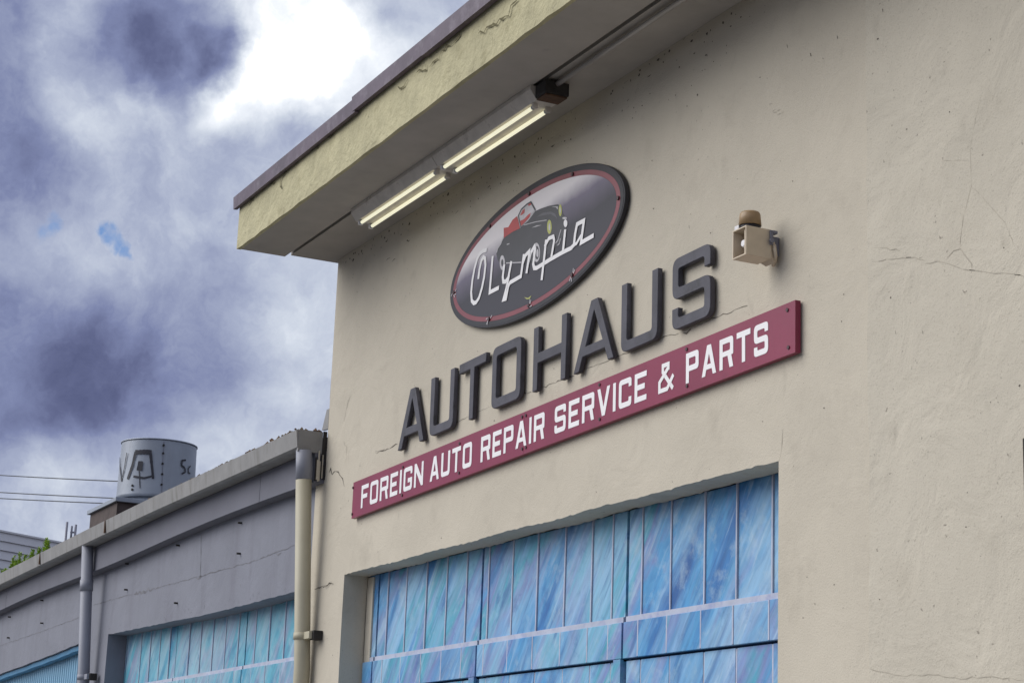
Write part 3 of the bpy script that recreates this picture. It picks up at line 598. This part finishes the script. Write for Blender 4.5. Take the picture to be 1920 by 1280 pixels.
for row, yy in ((rowA, ya), (rowB, yb_)):
    for a, b_ in ((row[0].x, row[1].x), (row[2].x, row[3].x)):
        tb = tube('tube', [(a+.02, yy, ZT), (b_-.02, yy, ZT)], .0105, 'tube', fx, 14)
        for e_, s in ((a, 1), (b_, -1)):
            tube('end_cap', [(e_+.02*s, yy, ZT), (e_+.034*s, yy, ZT)], .0122, 'galv', tb, 14)
            box('lamp_holder', min(e_, e_+.018*s), max(e_, e_+.018*s), yy-.014, yy+.014, ZT-.012, SOF-.089, 'cwhite' if s > 0 else 'housing', fx, .003)
jb = thing('junction_box', 'rusty dark junction box at the end of the strip light', 'junction box')
box('box', fb_+.004, fb_+.12, ym-.07, ym+.07, SOF-.085, SOF-.013, 'dark', jb, .006); box('cover', fb_+.01, fb_+.114, ym-.062, ym+.062, SOF-.096, SOF-.086, 'rust', jb, .003)
cdt = thing('conduit', 'painted conduit running along the soffit from the junction box', 'conduit')
tube('pipe', [(fb_+.122, ym, SOF-.028), (11.5, ym, SOF-.028)], .014, 'soffit', cdt, 12)
for x in (-6.5, -4.0, -1.5, 1, 4, 8): box('strap', x, x+.03, ym-.03, ym+.03, SOF-.044, SOF-.04, 'galv', cdt)

# ------------------------------------------------------------------ oval sign
TILT = rad(.95)
OC = Vector((-9.225, -.036, 4.683)); OA, OB = 1.004+.040, .3415+.032
ov = thing('oval_sign', 'oval black rimmed sign with white script and a vintage car', 'sign')
ov.location = OC; bpy.context.view_layer.update()
def ell(a, b_, n=96): return [(a*math.cos(2*math.pi*i/n), b_*math.sin(2*math.pi*i/n)) for i in range(n)]
def onov(o, dy): o.parent = ov; o.matrix_parent_inverse = Matrix.Identity(4); o.matrix_basis = Matrix.Translation((0, dy, 0)) @ Matrix.Rotation(-TILT, 4, 'Y') @ Matrix.Rotation(math.pi/2, 4, 'X'); return o
onov(flat('backing', [ell(OA, OB)], .026, 'rim', bev=.003), .017)                      # y -.045 .. -.005
onov(flat('rim_band', [ell(OA-.012, OB-.012), ell(OA-.045, OB-.036)], .002, 'rim'), .0035)
onov(flat('red_band', [ell(OA-.046, OB-.037), ell(OA-.085, OB-.064)], .002, 'ring'), .0034)
face = onov(flat('face', [ell(OA-.086, OB-.065)], .002, 'face'), .0033)
iT = Matrix.Rotation(TILT, 4, 'Y')
def ovp(c): p = W(c[0], c[1], OC.y)-OC; p = iT @ p; return (p.x, p.z)
def prn(name, outlines, mt, layer):
    o = flat(name, outlines, .0006, mt); o.parent = face; o.matrix_parent_inverse = Matrix.Identity(4); o.matrix_basis = Matrix.Translation((0, 0, .0016+layer*.0008)); return o
def tr(pts): return [ovp(p) for p in crop(C4, pts)]
car = [(415, 700), (425, 660), (445, 632), (470, 585), (520, 550), (580, 521), (640, 465), (690, 398), (730, 380), (790, 360), (850, 350), (872, 368), (885, 415), (900, 440), (915, 470), (908, 520), (890, 560), (872, 610), (850, 640), (800, 690), (740, 735), (690, 752), (590, 762), (490, 768), (450, 775), (425, 745)]
prn('car_body', [tr(car)], 'carb', 0)
prn('car_fender', [tr([(700, 440), (740, 412), (800, 402), (835, 420), (848, 460), (835, 440), (800, 420), (745, 428)])], 'carg', 1)
prn('car_seat', [tr([(468, 517), (500, 512), (530, 460), (562, 434), (572, 470), (582, 520), (530, 545), (468, 588)])], 'carr', 1)
prn('car_windshield', [tr([(572, 430), (592, 388), (630, 352), (660, 334), (692, 392), (640, 450), (590, 512)])], 'carl', 1)
prn('car_windshield_frame', [stroke2d(tr([(590, 512), (572, 430), (592, 388), (630, 352), (660, 334), (692, 392)]), .010)], 'carb', 2)
prn('car_seat', [tr([(585, 430), (600, 395), (617, 380), (615, 410), (598, 425)])], 'carr', 2); prn('car_seat', [tr([(582, 470), (612, 455), (640, 425), (660, 410), (650, 440), (592, 505)])], 'carr', 2); prn('car_seat', [tr([(640, 352), (662, 340), (664, 352), (645, 364)])], 'carr', 2)
def oval_(cx, cy, rx, ry, n=24): return tr([(cx+rx*math.cos(2*math.pi*i/n), cy+ry*math.sin(2*math.pi*i/n)) for i in range(n)])
prn('headlight', [oval_(790, 510, 16, 50)], 'cary', 1); prn('headlight', [oval_(867, 393, 11, 42)], 'cary', 1)
prn('headlight_lens', [oval_(792, 510, 6, 26)], 'carl', 2); prn('headlight_lens', [oval_(868, 393, 4, 20)], 'carl', 2)
prn('car_wheel', [oval_(699, 690, 25, 68), oval_(703, 692, 15, 48)], 'carl', 1); prn('hubcap', [oval_(706, 695, 8, 28)], 'carl', 1)
prn('car_wheel', [oval_(458, 762, 18, 52), oval_(458, 764, 8, 26)], 'carl', 1)
prn('sill_line', [stroke2d(tr([(485, 765), (592, 760)]), .006)], 'carl', 1); prn('hood_line', [stroke2d(tr([(610, 497), (690, 475), (770, 462)]), .004)], 'carl', 1); prn('hood_highlight', [tr([(665, 516), (700, 500), (735, 497), (700, 508)])], 'carl', 1)
prn('tail_line', [stroke2d(tr([(418, 690), (425, 662), (447, 630), (466, 580)]), .007)], 'carl', 1); prn('bumper', [stroke2d(tr([(832, 625), (850, 605), (862, 560), (872, 530)]), .007)], 'carl', 1); prn('bumper', [stroke2d(tr([(848, 640), (862, 625), (868, 590)]), .006)], 'carl', 1)
prn('door_handle', [stroke2d(tr([(490, 634), (508, 628)]), .006)], 'carl', 1); prn('fender_highlight', [tr([(805, 368), (850, 366), (848, 388), (838, 372)])], 'carl', 1); prn('bumper_guard', [oval_(898, 448, 16, 8)], 'carl', 1)
def scr(pts, layer=3, wd=.024): 
    q = tr(pts); sm = [Vector(q[0])]
    for a, b_ in zip(q, q[1:]): sm.append(Vector(b_))
    return prn('script_letter', [stroke2d(sm, wd)], 'white', layer)
scr([(350, 672), (325, 680), (303, 697), (283, 735), (263, 805), (248, 890), (240, 970), (244, 1030), (258, 1048), (275, 1042), (295, 1010), (316, 940), (332, 860), (341, 780), (338, 732), (326, 724), (312, 748), (298, 810), (290, 878)])
scr([(392, 715), (370, 972), (436, 938)])
scr([(474, 775), (463, 860), (466, 896), (482, 896), (502, 868), (524, 752)], 3); scr([(508, 850), (490, 940), (468, 1022), (486, 1016), (502, 930), (515, 903), (592, 858), (613, 702)], 4)
scr([(604, 772), (625, 712), (652, 682), (650, 720), (632, 838)], 5); scr([(642, 775), (662, 690), (686, 648), (692, 668), (678, 770), (684, 800), (702, 800), (800, 738), (888, 688), (955, 655)], 3)
scr([(770, 600), (755, 740), (738, 886)], 4); scr([(760, 650), (790, 592), (822, 578), (828, 605), (808, 722)], 5, .022)
scr([(905, 528), (888, 690)], 4); prn('script_dot', [oval_(906, 485, 13, 27)], 'white', 3)
scr([(945, 660), (966, 638), (975, 560), (988, 492), (1037, 466), (1016, 622), (1106, 570)], 4); scr([(962, 640), (985, 628), (1018, 570)], 5, .018)
prn('paint_chip', [tr([(612, 1005), (640, 1012), (664, 993), (650, 1018), (630, 1020)])], 'cary', 1)
for x, y in ((108, 978), (380, 483), (650, 265), (940, 137), (1280, 305), (940, 872), (645, 1068), (380, 1160)):
    q = ovp(crop(C4, [(x, y)])[0]); th = math.atan2(q[1]/OB, q[0]/OA); q = ((OA-.064)*math.cos(th), (OB-.05)*math.sin(th)); p = OC+(iT.inverted() @ Vector((q[0], 0, q[1])))
    b_ = tube('bolt', [Vector((p.x, 0.004, p.z))-Vector((OC.x, 0, OC.z)), Vector((p.x, -.006, p.z))-Vector((OC.x, 0, OC.z))], .011, 'bolt', ov, 10)
    if y > 860:
        for k in range(4):
            a = random.uniform(0, 6.28); prn('scratch', [stroke2d([(q[0]+.016*math.cos(a), q[1]+.016*math.sin(a)), (q[0]+.04*math.cos(a+.4), q[1]+.035*math.sin(a+.4))], .006)], 'carl', 3+k % 2)

# ------------------------------------------------------------------ raised letters
LB = [W(745.3, 841.8, -.06), W(1269.7, 612.7, -.06)]
def zb(x): return 3.833+(x+10.88)*(3.898-3.833)/(10.88-7.6)
def zt_(x): return 4.189+(x+10.7)*(4.247-4.189)/(10.7-7.41)
ext = [('A', crop(C5, [(243, 935), (355, 890)])), ('U', crop(C5, [(386, 740), (487, 720)])), ('T', crop(C5, [(513, 600), (630, 540)])), ('O', crop(C5, [(655, 620), (780, 580)])), ('H', crop(C5, [(835, 530), (978, 480)])), ('A', crop(C6, [(40, 975), (258, 897)])), ('U', crop(C6, [(303, 650), (500, 600)])), ('S', crop(C6, [(580, 560), (788, 500)]))]
labs = ['charcoal raised letter A, first of its word, beside a U', 'charcoal raised letter U between the first A and the T', 'charcoal raised letter T between the U and the O', 'charcoal raised letter O between the T and the H', 'charcoal raised letter H between the O and an A', 'charcoal raised letter A between the H and a U', 'charcoal raised letter U just before the final S', 'charcoal raised letter S at the end, beside the siren']
for (ch, (l, r_)), lab in zip(ext, labs):
    a, b_ = W(*l, -.042), W(*r_, -.042); z0, zz = zb(a.x), zt_(a.x); H = zz-z0
    o = flat('letter', scaled(glyph(ch, (b_.x-a.x)/H, .155), H, H), .028, 'letter', (a.x, -.024, z0), None, .003, TILT)
    tag(o, lab, 'letter', 'raised letters on the cream wall')

# ------------------------------------------------------------------ long red sign board
sg = thing('sign_board', 'long burgundy sign board with white block lettering on cream wall', 'sign')
yS = -.035
c00, c10, c11, c01 = W(659, 972, yS), W(1491, 660, yS), W(1489, 563, yS), W(659, 906, yS)
sp = [crop(C5, [(798, 850)])[0], crop(C6, [(663, 950)])[0]]
cut = [c00.x]+[c10.x]
mid = W(*sp[0], yS).x
def edgez(x, lo): 
    a, b_ = (c00, c10) if lo else (c01, c11); return a.z+(b_.z-a.z)*(x-a.x)/(b_.x-a.x)
panels = []
for i, (a, b_) in enumerate(((c00.x, mid-.0008), (mid+.0008, c10.x))):
    panels.append(prism_y('panel', [(a, edgez(a, 1)), (b_, edgez(b_, 1)), (b_, edgez(b_, 0)), (a, edgez(a, 0))], yS, -.008, 'red', sg))
adv = {'I': .30, 'T': .78, 'A': .86, 'F': .72, 'E': .72, 'P': .78, 'R': .80, 'S': .78, 'O': .80, 'U': .80, 'N': .82, 'G': .80, 'V': .82, 'C': .78}
def word(txt, l, r_):
    a, b_ = W(*l, yS).x, W(*r_, yS).x
    gap = .20; tot = sum(adv[c] if c != 'I' else .17 for c in txt)+gap*(len(txt)-1); k = (b_-a)/tot; x = a
    for c in txt:
        wd = (adv[c] if c != 'I' else .17)*k; zl, zh = edgez(x, 1), edgez(x, 0); H = (zh-zl)*.62; z0 = zl+(zh-zl)*.19
        flat('lettering', scaled(glyph(c, wd/H, .185), H, H), .0012, 'white', (x, yS-.0012, z0), panels[0 if x < mid else 1], 0, TILT)
        x += wd+gap*k
word('FOREIGN', (677.5, 940), (794, 890)); word('AUTO', (806.7, 890), (885, 855)); word('REPAIR', (902, 850), (1021.6, 790)); word('SERVICE', (1040.5, 795), (1213, 720)); word('PARTS', (1287, 690), (1441, 635))
a, b_ = W(1235, 715, yS).x, W(1263.5, 700, yS).x; zl, zh = edgez(a, 1), edgez(a, 0); H = (zh-zl)*.62; wd = (b_-a)/H
flat('lettering', scaled([stroke2d([(wd*.97, .03), (.30*wd, .70), (.30*wd, .91), (.66*wd, .91), (.66*wd, .70)], .15)], H, H), .0012, 'white', (a, yS-.0012, zl+(zh-zl)*.19), panels[1], 0, TILT)
flat('lettering', scaled([stroke2d([(.66*wd, .78), (.09*wd, .38), (.09*wd, .08), (.60*wd, .08), (wd, .48)], .15)], H, H), .0012, 'white', (a, yS-.0018, zl+(zh-zl)*.19), panels[1], 0, TILT)
for p in crop(C5, [(52, 1103), (48, 1218), (270, 1013), (266, 1135), (517, 910), (514, 1038), (790, 794), (806, 788), (790, 933), (806, 927)])+crop(C6, [(188, 1050), (188, 1238), (663, 857), (665, 1057), (1212, 643), (1218, 847)]):
    p = W(*p, yS); tube('screw', [p+Vector((0, .004, 0)), p-Vector((0, .005, 0))], .0085, 'bolt', panels[0 if p.x < mid else 1], 10)

# ------------------------------------------------------------------ siren
sr = thing('siren', 'small beige horn siren with amber dome bracketed to cream wall', 'siren')
X1, Y0, Z0, Z1 = -6.84, -.184, 4.035, 4.165; X0 = X1-.108; tk = .006; YBk = -.055
for nm, a in (('horn_wall', (X0, X0+tk, Y0, YBk, Z0, Z1)), ('horn_wall', (X1-tk, X1, Y0, YBk, Z0, Z1)), ('horn_wall', (X0+tk, X1-tk, Y0, YBk, Z0, Z0+tk)), ('horn_wall', (X0+tk, X1-tk, Y0, YBk, Z1-tk, Z1)), ('back_plate', (X0+tk, X1-tk, Y0+.075, YBk, Z0+tk, Z1-tk))):
    box(nm, *a, 'beige' if nm != 'back_plate' else 'brown', sr, .0012)
cz = (Z0+Z1)/2; cx = (X0+X1)/2
tube('driver', [(cx, Y0+.074, cz), (cx, Y0+.03, cz), (cx, Y0+.018, cz)], [.02, .02, .014], 'cwhite', sr, 14); box('divider', cx+.022, cx+.027, Y0+.012, Y0+.074, Z0+tk, Z1-tk, 'beige', sr)
loft('taper', [[Vector((X0+.01, YBk, Z0+.008)), Vector((X1-.004, YBk, Z0+.008)), Vector((X1-.004, YBk, Z1-.012)), Vector((X0+.01, YBk, Z1-.012))], [Vector((X0+.03, -.03, Z0-.012)), Vector((X1-.01, -.03, Z0-.012)), Vector((X1-.01, -.03, Z1-.05)), Vector((X0+.03, -.03, Z1-.05))]], 'beige', sr)
cy = -.13
tube('band', [(cx, cy, Z1+.0005), (cx, cy, Z1+.018)], .046, 'rim', sr, 28); tube('dome', [(cx, cy, Z1+.018), (cx, cy, Z1+.07), (cx, cy, Z1+.078), (cx, cy, Z1+.080)], [.050, .045, .040, .02], 'amber', sr, 28)
box('rating_label', X0+.012, X0+.045, cy-.052, cy-.049, Z1+.001, Z1+.017, 'paper', sr)
box('bracket', X1+.001, X1+.009, -.066, -.05, cz-.005, Z1-.004, 'bracket', sr, .002); box('bracket', X1-.05, X1+.012, -.054, -.03, Z1-.018, Z1-.004, 'bracket', sr, .002); box('bracket', X1-.07, X1-.02, -.0295, -.001, cz-.04, Z1-.02, 'bracket', sr, .003)
tube('bracket_bolt', [(X1+.0125, -.065, cz+.01), (X1+.024, -.065, cz+.01)], .011, 'bracket', sr, 8); tube('cable', [(X1+.006, -.045, cz-.002), (X1+.004, -.035, cz-.05), (X1-.02, -.022, Z0+.0), (X1-.05, -.012, Z0-.01)], .008, 'beige', sr, 10)

# ------------------------------------------------------------------ roof drum with graffiti
dr = thing('roof_vent', 'galvanised drum vent with black graffiti on the grey roof', 'roof vent')
DC = W(290, 945, .95); RD = .385; zd0 = W(290, 941, .95).z; zd1 = W(290, 841, .95).z
drum = tube('drum', [(DC.x, .95, zd0), (DC.x, .95, zd0+.03), (DC.x, .95, zd1-.012), (DC.x, .95, zd1)], [RD+.012, RD+.01, RD, RD], 'galv', dr, 64)
tube('rolled_rim', [(DC.x, .95, zd1+.0005), (DC.x, .95, zd1+.012)], RD+.008, 'galv', dr, 64); tube('neck', [(DC.x, .95, zd0-.06), (DC.x, .95, zd0-.0005)], RD-.03, 'galv', dr, 48)
box('curb', DC.x-.62, DC.x+.42, .45, 1.5, 4.22, zd0-.105, 'brown', dr); box('curb_cap', DC.x-.66, DC.x+.46, .42, 1.54, zd0-.104, zd0-.061, 'galv', dr, .004)
def ondrum(px, py, r):                                   # pixel -> drum surface
    d = ray(px, py); o = CAM-Vector((DC.x, .95, 0)); A = d.x**2+d.y**2; Bq = 2*(o.x*d.x+o.y*d.y); Cq = o.x**2+o.y**2-r*r
    D_ = Bq*Bq-4*A*Cq
    if D_ < 0: return None
    return CAM+d*((-Bq-math.sqrt(D_))/(2*A))
def spray(pts, wd, mt='graf'):
    q = crop(C1, pts); fine = []
    for a, b_ in zip(q, q[1:]):
        for i in range(5): fine.append((a[0]+(b_[0]-a[0])*i/5, a[1]+(b_[1]-a[1])*i/5))
    fine.append(q[-1]); P = [ondrum(x, y, RD+.013) for x, y in fine]
    P = [p for p in P if p]
    vs = []; fs = []
    for i, p in enumerate(P):
        d = (P[min(i+1, len(P)-1)]-P[max(i-1, 0)]).normalized(); nr = Vector((p.x-DC.x, p.y-.95, 0)).normalized(); s = nr.cross(d)*wd*.78*random.uniform(.8, 1.15)
        vs += [p+s, p-s]
        if i: fs.append((2*i-2, 2*i-1, 2*i+1, 2*i))
    mk('graffiti', vs, fs, mt, drum)
spray([(572, 165), (575, 240), (583, 312)], .012); spray([(583, 312), (598, 240), (608, 175)], .010)
spray([(650, 170), (635, 235), (612, 302)], .018); spray([(648, 172), (690, 170), (728, 172)], .028); spray([(722, 175), (728, 230), (735, 300)], .018); spray([(640, 288), (690, 296), (740, 285)], .014); spray([(675, 215), (668, 260)], .036); spray([(668, 262), (672, 345)], .006)
spray([(893, 210), (875, 212), (872, 235), (888, 248), (890, 268), (872, 276)], .012); spray([(915, 238), (905, 250), (905, 270), (914, 275)], .010)
for x, y in ((785, 140), (783, 178), (780, 228), (778, 278), (775, 328), (638, 333), (637, 352)):
    p = ondrum(*crop(C1, [(x, y)])[0], RD+.004); nr = Vector((p.x-DC.x, p.y-.95, 0)).normalized(); tube('rivet', [p, p+nr*.014], .012, 'dark', drum, 8)
spray([(787, 120), (781, 230), (776, 375)], .005, 'bracket')

# ------------------------------------------------------------------ weeds and litter in the gutter
def weed(px, top, lab):
    b0 = W(px, 1040, -.14); x = b0.x; base = Vector((x, -.14, gz(x)-.03)); tp = W(px, top, -.14).z; H = max(.08, tp-base.z)
    t = thing('weed', lab, 'plant', 'weeds sprouting from the gutter')
    lean = Vector((random.uniform(-.08, .08), random.uniform(-.03, .03), 0)); pts = [base+Vector((0, 0, H*k/5))+lean*(k/5)**2*H*2 for k in range(6)]
    tube('stem', pts, [.005, .005, .004, .004, .003, .002], 'stem', t, 6)
    vs = []; fs = []
    for i in range(int(90*H/.2)+30):
        k = random.uniform(.12, 1); p = base+Vector((0, 0, H*k))+lean*k*k*H*2; a = random.uniform(0, 6.28); ln_ = random.uniform(.028, .058)*(1.25-k*.7); el = random.uniform(.1, .9)
        d = Vector((math.cos(a)*math.cos(el), math.sin(a)*math.cos(el), math.sin(el))); s = d.cross(Vector((0, 0, 1))).normalized()*ln_*.28; m_ = p+d*ln_*.55-Vector((0, 0, .004)); j = len(vs)
        vs += [p, m_+s, p+d*ln_, m_-s]; fs.append((j, j+1, j+2, j+3))
    mk('leaves', vs, fs, 'leafm', t)
for px, top in ((8, 1068), (14, 1064), (25, 1042), (31, 1050), (37, 1036), (47, 1040), (53, 1046), (60, 1030), (73, 1027), (83, 1010), (88, 1013)):
    weed(px, top, 'tall slim green weed sprouting from the gutter beside the rusty seam' if px > 80 else 'short bushy green weed sprouting from the grey gutter')
vs = []; fs = []
for i in range(1300):
    t = random.random()**.75; x = -17.5+t*5.2; s = random.uniform(.006, .02)*(0.6+.6*t); c = Vector((x, random.uniform(-.2, -.02), gz(x)+random.uniform(-.012, .012)+.016*max(0, (x+14)/2)*random.random())); j = len(vs)
    for v in ((1, 0, 0), (-1, 0, 0), (0, 1, 0), (0, -1, 0), (0, 0, .8), (0, 0, -.8)): vs.append(c+Vector(v)*s*random.uniform(.6, 1.4))
    fs += [(j+a, j+b_, j+c_) for a, b_, c_ in ((0, 2, 4), (2, 1, 4), (1, 3, 4), (3, 0, 4), (2, 0, 5), (1, 2, 5), (3, 1, 5), (0, 3, 5))]
lt = mk('leaf_litter', vs, fs, 'moss'); lt['kind'] = 'stuff'; lt['label'] = 'brown leaf litter and moss lying along the gutter'; lt['category'] = 'litter'

# ------------------------------------------------------------------ far building, antennas, wires
fbd = thing('far_building', 'pale lap sided building beyond the grey garage', 'building')
A = WD(125, 1021, 60); Bp = WD(-260, 985, 55); dv = Vector((Bp.x-A.x, Bp.y-A.y, 0)).normalized(); nv = Vector((-dv.y, dv.x, 0)); nv = nv if nv.dot(CAM-A) > 0 else -nv
Lg = (Vector((Bp.x, Bp.y, 0))-Vector((A.x, A.y, 0))).length; ztop = A.z
def fq(name, s0, s1, d0, d1, z0, z1, mt, tilt=0):
    q = [];
    for z, e_ in ((z0, tilt), (z1, 0)):
        for s, d in ((s0, d0), (s1, d0), (s1, d1), (s0, d1)):
            p = Vector((A.x, A.y, 0))+dv*s+nv*(d+(e_ if d == d1 else 0)); q.append((p.x, p.y, z))
    o = mk(name, q, BF, mt, fbd); bm = bmesh.new(); bm.from_mesh(o.data); bmesh.ops.recalc_face_normals(bm, faces=bm.faces[:]); bm.to_mesh(o.data); bm.free()
fq('core', 0, Lg, -10, 0, 0, ztop-.02, 'lap')
for k in range(16): fq('siding_board', -.02, Lg, .001, .03, ztop-.26*(k+1)+.012, ztop-.26*k, 'lap', .05)
fq('coping', -.05, Lg, -10, .09, ztop+.001, ztop+.05, 'lap')
def antenna(px, py, dist, lab, cross):
    t = thing('antenna', lab, 'antenna'); p = WD(px, py, dist); tube('mast', [(p.x, p.y, 0), (p.x, p.y, p.z)], .035, 'bracket', t, 8)
    if cross:
        q = WD(px-8, py+8, dist); d = Vector((q.x-p.x, q.y-p.y, 0)); z = WD(px, py+15, dist).z; tube('arm', [Vector((p.x, p.y, z))-d*.1, Vector((p.x, p.y, z))+d*1.3], .025, 'bracket', t, 8); tube('stub', [Vector((p.x, p.y, z-.3))+d, Vector((p.x, p.y, z+.18))+d], .03, 'bracket', t, 8)
antenna(126, 978, 58, 'thin bare antenna rod beside a branched mast', False); antenna(142.5, 983, 58, 'branched antenna mast with a cross arm', True)
ms = thing('service_mast', 'roof mast behind the drum vent carrying utility wires', 'mast'); mp_ = W(300, 915, 2.2); tube('mast', [(mp_.x, 2.2, 4.5), (mp_.x, 2.2, mp_.z+.05)], .035, 'galv', ms, 10)
up_ = thing('utility_pole', 'wooden utility pole with crossarm beyond the grey garage', 'utility pole'); pp = WD(-520, 860, 48)
tube('pole', [(pp.x, pp.y, 0), (pp.x, pp.y, pp.z+1)], [.16, .11], 'wood', up_, 12); box('crossarm', pp.x-.06, pp.x+.06, pp.y-1.1, pp.y+1.1, pp.z+.2, pp.z+.32, 'wood', up_)
for (ya_, yb2), lab in zip(((880, 898), (912, 930), (923, 940)), ('topmost of three black utility wires crossing behind the drum vent', 'middle black utility wire crossing behind the drum vent', 'lowest black utility wire crossing behind the drum vent')):
    P0 = WD(-520, ya_-(yb2-ya_)*520/215+4, 48); P1 = W(300, yb2+7, 2.2); pts = []
    pm = WD(100, ya_+(yb2-ya_)*100/215, 31)
    for k in range(41):
        t = k/40; p = P0.lerp(P1, t); pts.append(p-Vector((0, 0, .10*4*t*(1-t))))
    tag(tube('utility_wire', pts, .007, 'wire', None, 6), lab, 'wire', 'utility wires')
